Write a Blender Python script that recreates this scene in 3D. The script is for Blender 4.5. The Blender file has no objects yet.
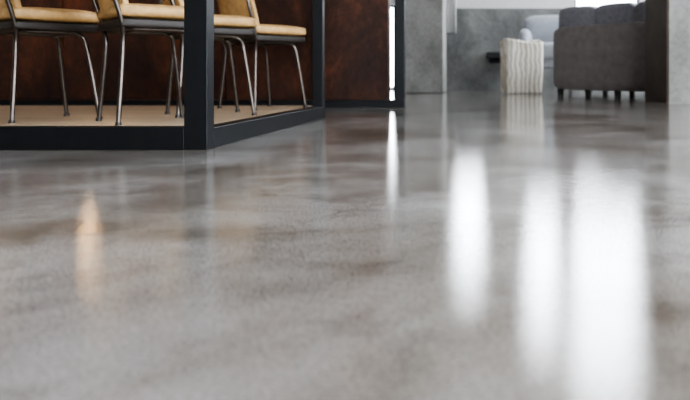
import bpy, bmesh, math, random
from mathutils import Vector, Matrix
random.seed(3)
S=bpy.context.scene
CX,HY,F,H=492.0,74.0,700.0,0.21
def wx(px,d): return (px-CX)*d/F

# ---------------- materials ----------------
def newmat(n):
    m=bpy.data.materials.new(n); m.use_nodes=True
    nt=m.node_tree; b=nt.nodes['Principled BSDF']; return m,nt,b
def N(nt,t,**k):
    n=nt.nodes.new(t)
    for a,v in k.items(): setattr(n,a,v)
    return n
def noise(nt,scale,detail=4,rough=.55,vec=None,dist=0):
    n=N(nt,'ShaderNodeTexNoise'); n.inputs['Scale'].default_value=scale
    n.inputs['Detail'].default_value=detail; n.inputs['Roughness'].default_value=rough
    n.inputs['Distortion'].default_value=dist
    if vec is not None: nt.links.new(vec,n.inputs['Vector'])
    return n
def ramp(nt,fac,stops):
    r=N(nt,'ShaderNodeValToRGB'); e=r.color_ramp.elements
    while len(e)<len(stops): e.new(.5)
    for i,(p,c) in enumerate(stops):
        e[i].position=p; e[i].color=(*c,1) if len(c)==3 else c
    nt.links.new(fac,r.inputs[0]); return r
def mix(nt,a,b,fac,mode='MIX'):
    m=N(nt,'ShaderNodeMix',data_type='RGBA',blend_type=mode)
    if isinstance(fac,(int,float)): m.inputs[0].default_value=fac
    else: nt.links.new(fac,m.inputs[0])
    for i,v in ((6,a),(7,b)):
        if isinstance(v,tuple): m.inputs[i].default_value=(*v,1)
        else: nt.links.new(v,m.inputs[i])
    return m.outputs[2]
def bump(nt,b,h,strength,dist=.01):
    n=N(nt,'ShaderNodeBump'); n.inputs['Strength'].default_value=strength
    n.inputs['Distance'].default_value=dist
    nt.links.new(h,n.inputs['Height']); nt.links.new(n.outputs[0],b.inputs['Normal'])
def objco(nt): return N(nt,'ShaderNodeTexCoord').outputs['Object']
def simple(n,col,rough=.5,metal=0,nscale=20,var=.15,bmp=0):
    m,nt,b=newmat(n); co=objco(nt); z=noise(nt,nscale,5,vec=co)
    lo=tuple(c*(1-var) for c in col); hi=tuple(min(1,c*(1+var)) for c in col)
    r=ramp(nt,z.outputs[0],[(.3,lo),(.7,hi)]); nt.links.new(r.outputs[0],b.inputs['Base Color'])
    b.inputs['Roughness'].default_value=rough; b.inputs['Metallic'].default_value=metal
    if bmp: bump(nt,b,z.outputs[0],bmp)
    return m

# polished concrete floor
def floor_mat():
    m,nt,b=newmat('polished_concrete'); co=objco(nt)
    mp=N(nt,'ShaderNodeMapping'); mp.inputs['Location'].default_value=(.35,.2,0); nt.links.new(co,mp.inputs[0]); c1=mp.outputs[0]
    n1=noise(nt,2.1,5,.52,c1,.6); n2=noise(nt,6,7,.6,co,.3); n3=noise(nt,70,6,.7,co); n4=noise(nt,330,3,.6,co)
    base=ramp(nt,n1.outputs[0],[(.33,(.19,.158,.130)),(.46,(.30,.275,.25)),(.62,(.42,.405,.39))])
    med=ramp(nt,n2.outputs[0],[(.34,(.60,.575,.55)),(.50,(.89,.885,.88)),(.68,(1.0,1.0,1.0))])
    c=mix(nt,base.outputs[0],med.outputs[0],.9,'MULTIPLY')
    fine=ramp(nt,n3.outputs[0],[(.3,(.80,.80,.80)),(.7,(1,1,1))]); c=mix(nt,c,fine.outputs[0],.8,'MULTIPLY')
    spk=ramp(nt,n4.outputs[0],[(.37,(.32,.32,.32)),(.52,(1,1,1))]); c=mix(nt,c,spk.outputs[0],.8,'MULTIPLY')
    nt.links.new(c,b.inputs['Base Color'])
    rr=N(nt,'ShaderNodeMapRange'); rr.inputs[1].default_value=.3; rr.inputs[2].default_value=.7; rr.inputs[3].default_value=.09; rr.inputs[4].default_value=.025
    nt.links.new(n2.outputs[0],rr.inputs[0]); nt.links.new(rr.outputs[0],b.inputs['Roughness'])
    b.inputs['IOR'].default_value=1.70
    hh=N(nt,'ShaderNodeMath',operation='MULTIPLY_ADD'); hh.inputs[1].default_value=.5
    nt.links.new(n3.outputs[0],hh.inputs[0]); nt.links.new(n4.outputs[0],hh.inputs[2])
    bump(nt,b,hh.outputs[0],.07,.002)
    return m
def concrete(n,lo,hi,scale=2.0):
    m,nt,b=newmat(n); co=objco(nt)
    a=noise(nt,scale,8,.65,co,.4); f=noise(nt,35,5,.6,co)
    r=ramp(nt,a.outputs[0],[(.3,lo),(.7,hi)]); g=ramp(nt,f.outputs[0],[(.3,(.75,.75,.75)),(.6,(1,1,1))])
    nt.links.new(mix(nt,r.outputs[0],g.outputs[0],.8,'MULTIPLY'),b.inputs['Base Color'])
    b.inputs['Roughness'].default_value=.8; bump(nt,b,f.outputs[0],.25); return m
def rust():
    m,nt,b=newmat('rusted_steel'); co=objco(nt)
    mp=N(nt,'ShaderNodeMapping'); mp.inputs['Scale'].default_value=(1,1,.6); nt.links.new(co,mp.inputs[0])
    a=noise(nt,2.6,10,.76,mp.outputs[0],.3); f=noise(nt,30,6,.75,mp.outputs[0])
    r=ramp(nt,a.outputs[0],[(.34,(.020,.010,.008)),(.5,(.060,.023,.014)),(.62,(.14,.049,.024)),(.76,(.30,.13,.06))])
    g=ramp(nt,f.outputs[0],[(.3,(.5,.5,.5)),(.65,(1,1,1))])
    nt.links.new(mix(nt,r.outputs[0],g.outputs[0],.85,'MULTIPLY'),b.inputs['Base Color'])
    b.inputs['Roughness'].default_value=.45; b.inputs['Metallic'].default_value=.25; bump(nt,b,f.outputs[0],.15); return m
def wood():
    m,nt,b=newmat('oak_floor'); co=objco(nt)
    br=N(nt,'ShaderNodeTexBrick'); br.inputs['Scale'].default_value=1; br.inputs['Brick Width'].default_value=1.4
    br.inputs['Row Height'].default_value=.14; br.inputs['Mortar Size'].default_value=.003
    br.inputs['Color1'].default_value=(.50,.39,.28,1); br.inputs['Color2'].default_value=(.60,.48,.35,1); br.inputs['Mortar'].default_value=(.12,.08,.05,1)
    nt.links.new(co,br.inputs[0])
    mp=N(nt,'ShaderNodeMapping'); mp.inputs['Scale'].default_value=(1,14,1); nt.links.new(co,mp.inputs[0])
    g=noise(nt,4,6,.6,mp.outputs[0]); gr=ramp(nt,g.outputs[0],[(.3,(.75,.72,.7)),(.6,(1,1,1))])
    nt.links.new(mix(nt,br.outputs[0],gr.outputs[0],.8,'MULTIPLY'),b.inputs['Base Color']); b.inputs['Roughness'].default_value=.35
    return m
def wicker():
    m,nt,b=newmat('cream_weave'); co=objco(nt)
    w=N(nt,'ShaderNodeTexWave'); w.inputs['Scale'].default_value=6; w.inputs['Distortion'].default_value=5; w.inputs['Detail'].default_value=3
    nt.links.new(co,w.inputs[0])
    r=ramp(nt,w.outputs[0],[(.1,(.54,.48,.39)),(.5,(.78,.75,.68))]); nt.links.new(r.outputs[0],b.inputs['Base Color'])
    b.inputs['Roughness'].default_value=.9; bump(nt,b,w.outputs[0],.4); return m
def emis(n,col,s):
    m,nt,b=newmat(n); z=noise(nt,3); r=ramp(nt,z.outputs[0],[(0,col),(1,col)])
    b.inputs['Base Color'].default_value=(*col,1); nt.links.new(r.outputs[0],b.inputs['Emission Color']); b.inputs['Emission Strength'].default_value=s; return m

M_floor=floor_mat()
M_conc=concrete('cast_concrete',(.17,.165,.155),(.34,.335,.32),2.2)
M_conc2=concrete('wall_concrete',(.085,.087,.085),(.26,.26,.25),1.9)
M_brown=concrete('brown_panel',(.055,.038,.03),(.12,.085,.065),2.2)
M_plaster=simple('white_plaster',(.52,.52,.51),.8,var=.05)
M_ceil=simple('ceiling_paint',(.46,.45,.44),.9,var=.05)
M_rust=rust(); M_wood=wood()
M_black=simple('black_steel',(.009,.010,.012),.42,.2,30,.2)
M_tube=simple('bronze_steel',(.115,.10,.09),.28,1.0,40,.15)
M_tan=simple('tan_leather',(.47,.30,.135),.5,0,25,.2,.1)
M_shell=simple('dark_shell',(.025,.019,.016),.5)
M_sofa=simple('brown_leather',(.235,.21,.205),.5,0,12,.15,.15)
M_grey=simple('grey_fabric',(.34,.355,.385),.85,0,60,.12,.2)
M_cush=simple('slate_cushion',(.23,.225,.25),.7,0,30,.15,.15)
M_basket=wicker()
M_curt=simple('white_linen',(.82,.82,.81),.9,0,20,.05)
M_bulb=emis('warm_bulb',(1.0,.62,.30),60)

# ---------------- geometry helpers ----------------
def link(o,parent=None):
    S.collection.objects.link(o)
    if parent: o.parent=parent
    return o
def mesh_obj(name,bm,mat,parent=None,smooth=False,bevel=0,seg=2,loc=None,rot=None,sub=0):
    me=bpy.data.meshes.new(name); bm.normal_update(); bm.to_mesh(me); bm.free()
    for m in (mat if isinstance(mat,list) else [mat]): me.materials.append(m)
    o=bpy.data.objects.new(name,me); link(o,parent)
    if loc: o.location=loc
    if rot: o.rotation_euler=rot
    if bevel:
        b=o.modifiers.new('b','BEVEL'); b.width=bevel; b.segments=seg; b.limit_method='ANGLE'
    if sub:
        s=o.modifiers.new('s','SUBSURF'); s.levels=sub; s.render_levels=sub
    if smooth:
        for p in me.polygons: p.use_smooth=True
    return o
def addbox(bm,lo,hi,mi=0):
    ct=[(a+b)/2 for a,b in zip(lo,hi)]; sz=[b-a for a,b in zip(lo,hi)]
    r=bmesh.ops.create_cube(bm,size=1,matrix=Matrix.Translation(ct)@Matrix.Diagonal((*sz,1)))
    fs={f for v in r['verts'] for f in v.link_faces}
    for f in fs: f.material_index=mi
def box(name,lo,hi,mat,parent=None,bevel=0,seg=2,smooth=False,rot=None,loc=None):
    bm=bmesh.new(); addbox(bm,lo,hi); return mesh_obj(name,bm,mat,parent,smooth,bevel,seg,rot=rot,loc=loc)
def boxes(name,lst,mat,parent=None,bevel=0):
    bm=bmesh.new()
    for t in lst: addbox(bm,t[0],t[1],t[2] if len(t)>2 else 0)
    return mesh_obj(name,bm,mat,parent,bevel=bevel)
def cyl(name,r1,r2,z0,z1,x,y,mat,parent,seg=20,bevel=0):
    bm=bmesh.new(); bmesh.ops.create_cone(bm,cap_ends=True,segments=seg,radius1=r1,radius2=r2,depth=z1-z0,matrix=Matrix.Translation((x,y,(z0+z1)/2)))
    return mesh_obj(name,bm,mat,parent,bevel=bevel)
def tube(name,pts,r,mat,parent):
    cu=bpy.data.curves.new(name,'CURVE'); cu.dimensions='3D'; cu.bevel_depth=r; cu.bevel_resolution=4; cu.use_fill_caps=True
    sp=cu.splines.new('BEZIER'); sp.bezier_points.add(len(pts)-1)
    P=[Vector(p) for p in pts]
    for i,p in enumerate(P):
        b=sp.bezier_points[i]; b.co=p
        a=P[max(i-1,0)]; c=P[min(i+1,len(P)-1)]
        t=(c-a).normalized()
        b.handle_left=p-t*((p-a).length*.3); b.handle_right=p+t*((c-p).length*.3)
    cu.materials.append(mat)
    o=bpy.data.objects.new(name,cu); return link(o,parent)
def empty(name,loc=(0,0,0),rz=0):
    e=bpy.data.objects.new(name,None); e.location=loc; e.rotation_euler=(0,0,rz); e.empty_display_size=.1; return link(e)
def cushion(name,lo,hi,mat,parent,puff=.02,r=.03,loc=None,rot=None):
    bm=bmesh.new(); addbox(bm,lo,hi)
    bmesh.ops.subdivide_edges(bm,edges=bm.edges[:],cuts=7,use_grid_fill=True)
    c=[(a+b)/2 for a,b in zip(lo,hi)]; h=[(b-a)/2 for a,b in zip(lo,hi)]
    for v in bm.verts:
        q=[(v.co[i]-c[i])/h[i] for i in range(3)]
        inner=[max(-(h[i]-r),min(h[i]-r,q[i]*h[i])) if h[i]>r else 0 for i in range(3)]
        d=Vector([q[i]*h[i]-inner[i] for i in range(3)])
        if d.length>1e-6: d=d.normalized()*min(r,max(h))
        k=[(1-q[(i+1)%3]**2)*(1-q[(i+2)%3]**2) for i in range(3)]
        for i in range(3):
            v.co[i]=c[i]+inner[i]+d[i]+ (puff*k[i]*(1 if q[i]>.99 else -1 if q[i]<-.99 else 0))
    return mesh_obj(name,bm,mat,parent,smooth=True,loc=loc,rot=rot,sub=1)

# ---------------- room shell ----------------
XL,XR,Y0,Y1,ZC=-5.5,3.4,-3.0,9.5,4.4
box('floor',(XL-.2,Y0-.2,-.1),(XR+.2,Y1+.2,0),M_floor)
box('ceiling',(XL-.2,Y0-.2,ZC),(XR+.2,Y1+.2,ZC+.15),M_ceil)
def wall_holes(name,axis,pos,th,a0,a1,holes,mats,split=None):
    xs=sorted({a0,a1,*[h[0] for h in holes],*[h[1] for h in holes]})
    zs=sorted({0,ZC,*([split] if split else []),*[h[2] for h in holes],*[h[3] for h in holes]})
    L=[]
    for i in range(len(xs)-1):
        for j in range(len(zs)-1):
            xm=(xs[i]+xs[i+1])/2; zm=(zs[j]+zs[j+1])/2
            if any(h[0]<xm<h[1] and h[2]<zm<h[3] for h in holes): continue
            mi=1 if (split and zm>split) else 0
            if axis=='y': L.append(((xs[i],pos,zs[j]),(xs[i+1],pos+th,zs[j+1]),mi))
            else: L.append(((pos,xs[i],zs[j]),(pos+th,xs[i+1],zs[j+1]),mi))
    boxes(name,L,mats)
def window(k,axis,pos,h,nx,nz,t=.03):
    a,b,z0,z1=h; L=[]
    def add(u0,u1,v0,v1,dp=.035):
        if axis=='y': L.append(((u0,pos-dp,v0),(u1,pos+dp,v1)))
        else: L.append(((pos-dp,u0,v0),(pos+dp,u1,v1)))
    add(a,b,z0,z0+t);add(a,b,z1-t,z1);add(a,a+t,z0+t,z1-t);add(b-t,b,z0+t,z1-t)
    for i in range(1,nx):
        u=a+(b-a)*i/nx; add(u-.015,u+.015,z0+t,z1-t,.02)
    for i in range(1,nz):
        v=z0+(z1-z0)*i/nz; add(a+t,b-t,v-.012,v+.012,.02)
    boxes('window_%d'%k,L,M_black)
D=9.5
hb=[(wx(388,D)-.9,wx(395,D),.0,1.15),(wx(451,D),wx(484,D),1.25,2.6),(wx(526,D),wx(560,D),1.65,3.5),(wx(575,D),wx(640,D),1.08,1.45),(wx(573,D),wx(640,D),1.78,4.25)]
wall_holes('wall_back','y',D,.2,XL,XR,hb,[M_conc2,M_plaster],1.10)
for i,h in enumerate(hb): window(i+1,'y',D+.1,h,1,1)
hr=[(-2.0,0.2,.5,3.9),(.9,3.1,.5,3.9),(6.2,8.6,.5,3.9)]  # unseen windows, added so sky light brightens the interior
wall_holes('wall_right','x',XR,.2,Y0,Y1,hr,[M_plaster])
for i,h in enumerate(hr): window(i+6,'x',XR+.1,h,2,3)
hf=[(.2,2.8,.4,3.4)]  # unseen opening added behind the camera to let in fill light
wall_holes('wall_front','y',Y0-.2,.2,XL,XR,hf,[M_plaster])
for i,h in enumerate(hf): window(i+9,'y',Y0-.1,h,3,3)
box('wall_left',(XL-.2,Y0,0),(XL,Y1,ZC),M_plaster)

# concrete columns
box('concrete_column',(-.975,7.7,0),(-.539,8.3,ZC),M_conc,bevel=.012)
boxes('concrete_column.001',[((1.24,4.9,0),(1.775,5.6,ZC),0),((1.225,4.905,0),(1.24,5.6,ZC),1)],[M_conc,M_brown])

# curtain beside window
bm=bmesh.new(); n=26
cu0,cu1=wx(441,9.3),wx(456,9.3)
vs=[]
for i in range(n+1):
    x=cu0+(cu1-cu0)*i/n; y=9.36+.03*math.sin(i*1.5)
    vs.append([bm.verts.new((x,y,z)) for z in (.76,1.8,2.8,3.4)])
for i in range(n):
    for j in range(3): bm.faces.new((vs[i][j],vs[i+1][j],vs[i+1][j+1],vs[i][j+1]))
cur=mesh_obj('curtain',bm,M_curt,smooth=True); so=cur.modifiers.new('s','SOLIDIFY'); so.thickness=.006
tube('rod',[(cu0-.05,9.36,3.4),(cu0+.1,9.36,3.4),(cu1+.8,9.36,3.4)],.012,M_black,cur)

# ---------------- rusted steel wall + back frame ----------------
DW=4.50
xe=wx(388,DW)
L=[]; x=xe; k=0
while x>XL+.05:
    x2=max(x-1.05,XL); L.append(((x2+.006,DW+.01,0),(x,DW+.11,3.0))); x=x2
L.append(((XL,DW+.03,0),(xe-.01,DW+.10,3.0)))
boxes('wall_rusted_steel',L,M_rust)
fr=4.45; zr=.045; px1=wx(405,fr); px0=wx(395.5,fr)
boxes('steel_frame',[((XL,fr-.03,0),(px1,fr+.03,zr)),((px0,fr-.03,zr),(px1,fr+.03,3.0)),
   ((wx(318,fr)-.03,fr-.02,zr),(wx(318,fr)+.03,fr+.03,3.0)),((XL,fr-.03,3.0),(px1,fr+.03,3.05))],M_black,bevel=.003)

# partition (front + side)
XC,YC=wx(207,1.934),1.934
r=.063; pw=.064
PE=3.25
boxes('partition_frame',[
  ((XL,YC,0),(XC-pw,YC+.05,r)),((XC-pw,YC,0),(XC,YC+.05,2.6)),
  ((XC-.05,YC+.05,0),(XC,PE,r-.004)),((XC-.047,PE,0),(XC,PE+.045,2.6)),
  ((XL,YC,2.6),(XC,YC+.05,2.66)),((XC-.05,YC+.05,2.6),(XC,PE+.045,2.66)),
  ((-2.75,YC,r),(-2.69,YC+.05,2.6))],M_black,bevel=.002)
pts=[(XL,YC+.055),(XC-.055,YC+.055),(XC-.055,PE-.01),(wx(316,fr-.035),fr-.035),(XL,fr-.035)]
bm=bmesh.new(); f=bm.faces.new([bm.verts.new((a,b,0)) for a,b in pts])
ex=bmesh.ops.extrude_face_region(bm,geom=[f]); bmesh.ops.translate(bm,vec=(0,0,.012),verts=[v for v in ex['geom'] if isinstance(v,bmesh.types.BMVert)])
bmesh.ops.recalc_face_normals(bm,faces=bm.faces[:]); mesh_obj('wooden_deck',bm,M_wood)

# ---------------- chairs ----------------
def chair(x,y,rz,s=.88):
    e=empty('dining_chair',(x,y,.012),rz); e.scale=(s,s,.94)
    fw,fd=.20,.16
    tw,td=.155,.12
    for i,sx in enumerate((-1,1)):
        tube('leg_rear_%d'%(i+1),[(sx*fw,-fd-.03,.004),(sx*(fw-.03),-td-.045,.345),(sx*(tw+.035),-td-.055,.43),(sx*(tw+.045),-td-.11,.60),(sx*(tw+.02),-td-.15,.80)],.010,M_tube,e)
        tube('leg_front_%d'%(i+1),[(sx*fw,fd+.03,.004),(sx*(tw+.012),td+.02,.345),(sx*tw,td+.005,.385),(sx*tw,td-.04,.400),(sx*tw,-td,.400),(sx*(tw+.03),-td-.045,.403)],.010,M_tube,e)
        for j,yy in enumerate((-fd-.03,fd+.03)):
            cyl('foot_%d'%(i*2+j+1),.014,.012,0,.014,sx*fw,yy,M_shell,e,12)
    tube('rail_front',[(-tw,td-.01,.398),(0,td-.01,.398),(tw,td-.01,.398)],.009,M_tube,e)
    tube('rail_rear',[(-tw,-td+.02,.398),(0,-td+.02,.398),(tw,-td+.02,.398)],.009,M_tube,e)
    cushion('seat_pan',(-.205,-.195,.400),(.205,.205,.446),M_shell,e,.0,.016)
    cushion('seat',(-.21,-.2,.443),(.21,.21,.505),M_tan,e,.010,.024)
    bm=bmesh.new(); nu,nv=14,8; g=[]
    for i in range(nu+1):
        u=-1+2*i/nu; row=[]
        for j in range(nv+1):
            v=j/nv; z=.475+.36*v
            w=.195*(1-.08*v-.05*(2*v-1)**4)
            yy=-.195-.10*v+.05*u*u
            row.append(bm.verts.new((u*w,yy,z)))
        g.append(row)
    for i in range(nu):
        for j in range(nv): bm.faces.new((g[i][j],g[i+1][j],g[i+1][j+1],g[i][j+1]))
    o=mesh_obj('backrest',bm,M_tan,e,smooth=True); m=o.modifiers.new('s','SOLIDIFY'); m.thickness=.03; m.offset=0
    b=o.modifiers.new('b','BEVEL'); b.width=.011; b.segments=3; b.limit_method='ANGLE'
    return e
R=math.radians
chair(-1.97,3.06,R(-38))
chair(-1.42,2.93,R(-50))
chair(-1.37,3.40,R(-58))
chair(-1.33,4.06,R(-38))

# wall sconce with three warm bulbs
sc=empty('wall_sconce',(wx(107,4.4),4.40,.90))
box('backplate',(-.13,.03,-.05),(.13,.07,.05),M_black,sc,bevel=.005)
for i,dx in enumerate((-.085,0,.085)):
    tube('arm_%d'%(i+1),[(dx,.04,-.02),(dx,.0,-.03),(dx,-.03,-.06)],.006,M_black,sc)
    bm=bmesh.new(); bmesh.ops.create_uvsphere(bm,u_segments=16,v_segments=10,radius=.018,matrix=Matrix.Translation((dx,-.03,.0))@Matrix.Diagonal((1,1,3,1)))
    mesh_obj('bulb_%d'%(i+1),bm,M_bulb,sc,smooth=True)

# ---------------- sofa ----------------
sa=empty('sofa',(.60,7.0,0),R(-45))
Ls=1.85
cushion('back_panel',(0,0,.055),(Ls,.16,.68),M_sofa,sa,.004,.03)
cushion('arm_left',(-.0,.14,.055),(.17,.86,.60),M_sofa,sa,.006,.04)
cushion('arm_right',(Ls-.17,.14,.055),(Ls,.86,.60),M_sofa,sa,.006,.04)
box('base',(.15,.12,.06),(Ls-.15,.84,.28),M_sofa,sa,bevel=.02)
w=(Ls-.34)/2
for i in range(2):
    cushion('seat_cushion_%d'%(i+1),(.17+i*w,.28,.27),(.17+(i+1)*w,.88,.43),M_cush,sa,.02,.04)
nb=4; wb=(Ls-.06)/nb
for i in range(nb):
    cushion('back_cushion_%d'%(i+1),(.03+i*wb,.03,.52),(.03+(i+1)*wb,.25,.87),M_cush,sa,.012,.06)
kk=0
for i in range(6):
    for yy in (.05,.80):
        kk+=1; cyl('leg_%d'%kk,.026,.034,0,.065,.07+i*(Ls-.14)/5,yy,M_shell,sa)

# armchair further back
ac=empty('armchair',(wx(518,8.2),8.15,0),R(-8))
cushion('seat',(0,0,.36),(.66,.62,.58),M_grey,ac,.01,.05)
cushion('backrest',(.02,.48,.40),(.68,.68,.92),M_grey,ac,.02,.07)
cushion('arm_left',(0,.05,.3),(.12,.62,.74),M_grey,ac,.01,.05)
cushion('arm_right',(.56,.05,.3),(.68,.62,.74),M_grey,ac,.01,.05)
box('base',(.03,.04,.28),(.65,.62,.38),M_grey,ac,bevel=.02)
for i,(a,b) in enumerate(((.07,.07),(.6,.07),(.07,.58),(.6,.58))): cyl('leg_%d'%(i+1),.014,.022,0,.29,a,b,M_shell,ac)

# basket (soft boxy cream textile)
bm=bmesh.new(); n=64; prof=[(0,.0),(.185,.0),(.20,.02),(.208,.25),(.212,.46),(.21,.54),(.218,.555),(.21,.57),(.195,.56),(.19,.45),(.18,.08),(0,.07)]
rings=[]
for (rr,z) in prof:
    if rr==0: rings.append([bm.verts.new((0,0,z))]); continue
    ring=[]
    for i in range(n):
        a=2*math.pi*i/n; k=1+.012*math.sin(9*a+z*4)*min(1,z*4)
        c_,s_=math.cos(a),math.sin(a); q=(abs(c_)**8+abs(s_)**8)**-.125
        ring.append(bm.verts.new((rr*k*q*c_,rr*k*q*s_*.8,z+.022*math.sin(2*a+.6)*(z>.3))))
    rings.append(ring)
for a,b in zip(rings[:-1],rings[1:]):
    for i in range(n):
        j=(i+1)%n
        if len(a)==1: bm.faces.new((a[0],b[j],b[i]))
        elif len(b)==1: bm.faces.new((a[i],a[j],b[0]))
        else: bm.faces.new((a[i],a[j],b[j],b[i]))
bmesh.ops.recalc_face_normals(bm,faces=bm.faces[:])
mesh_obj('storage_basket',bm,M_basket,smooth=True,loc=(wx(521,7.7),7.62,0),rot=(0,0,R(12)))

# dark shelf fixed to the back wall
boxes('wall_shelf',[((wx(487,9.3),9.25,.42),(wx(520,9.3),9.5,.50)),((wx(490,9.3),9.45,.36),(wx(518,9.3),9.5,.42))],M_black,bevel=.008)

# ---------------- light ----------------
wd=bpy.data.worlds.new('sky'); S.world=wd; wd.use_nodes=True
nt=wd.node_tree; bg=nt.nodes['Background']
tc=N(nt,'ShaderNodeTexCoord'); sp=N(nt,'ShaderNodeSeparateXYZ'); nt.links.new(tc.outputs['Generated'],sp.inputs[0])
rp=ramp(nt,sp.outputs[2],[(0,(.62,.64,.66)),(.05,(.89,.94,1.0)),(1,(.87,.93,1.0))])
nt.links.new(rp.outputs[0],bg.inputs[0]); bg.inputs[1].default_value=12.5

# camera
cam=bpy.data.cameras.new('camera'); co=bpy.data.objects.new('camera',cam); link(co)
co.location=(0,0,H); co.rotation_euler=(math.pi/2,0,0)
cam.sensor_width=36; cam.lens=F/690*36
cam.shift_x=-(CX-345)/690; cam.shift_y=-(200-HY)/690
cam.clip_start=.02
cam.dof.use_dof=True; cam.dof.focus_distance=1.7; cam.dof.aperture_fstop=4.5
S.camera=co
S.view_settings.view_transform='AgX'
try: S.view_settings.look='AgX - High Contrast'
except Exception: pass
S.view_settings.exposure=0.12
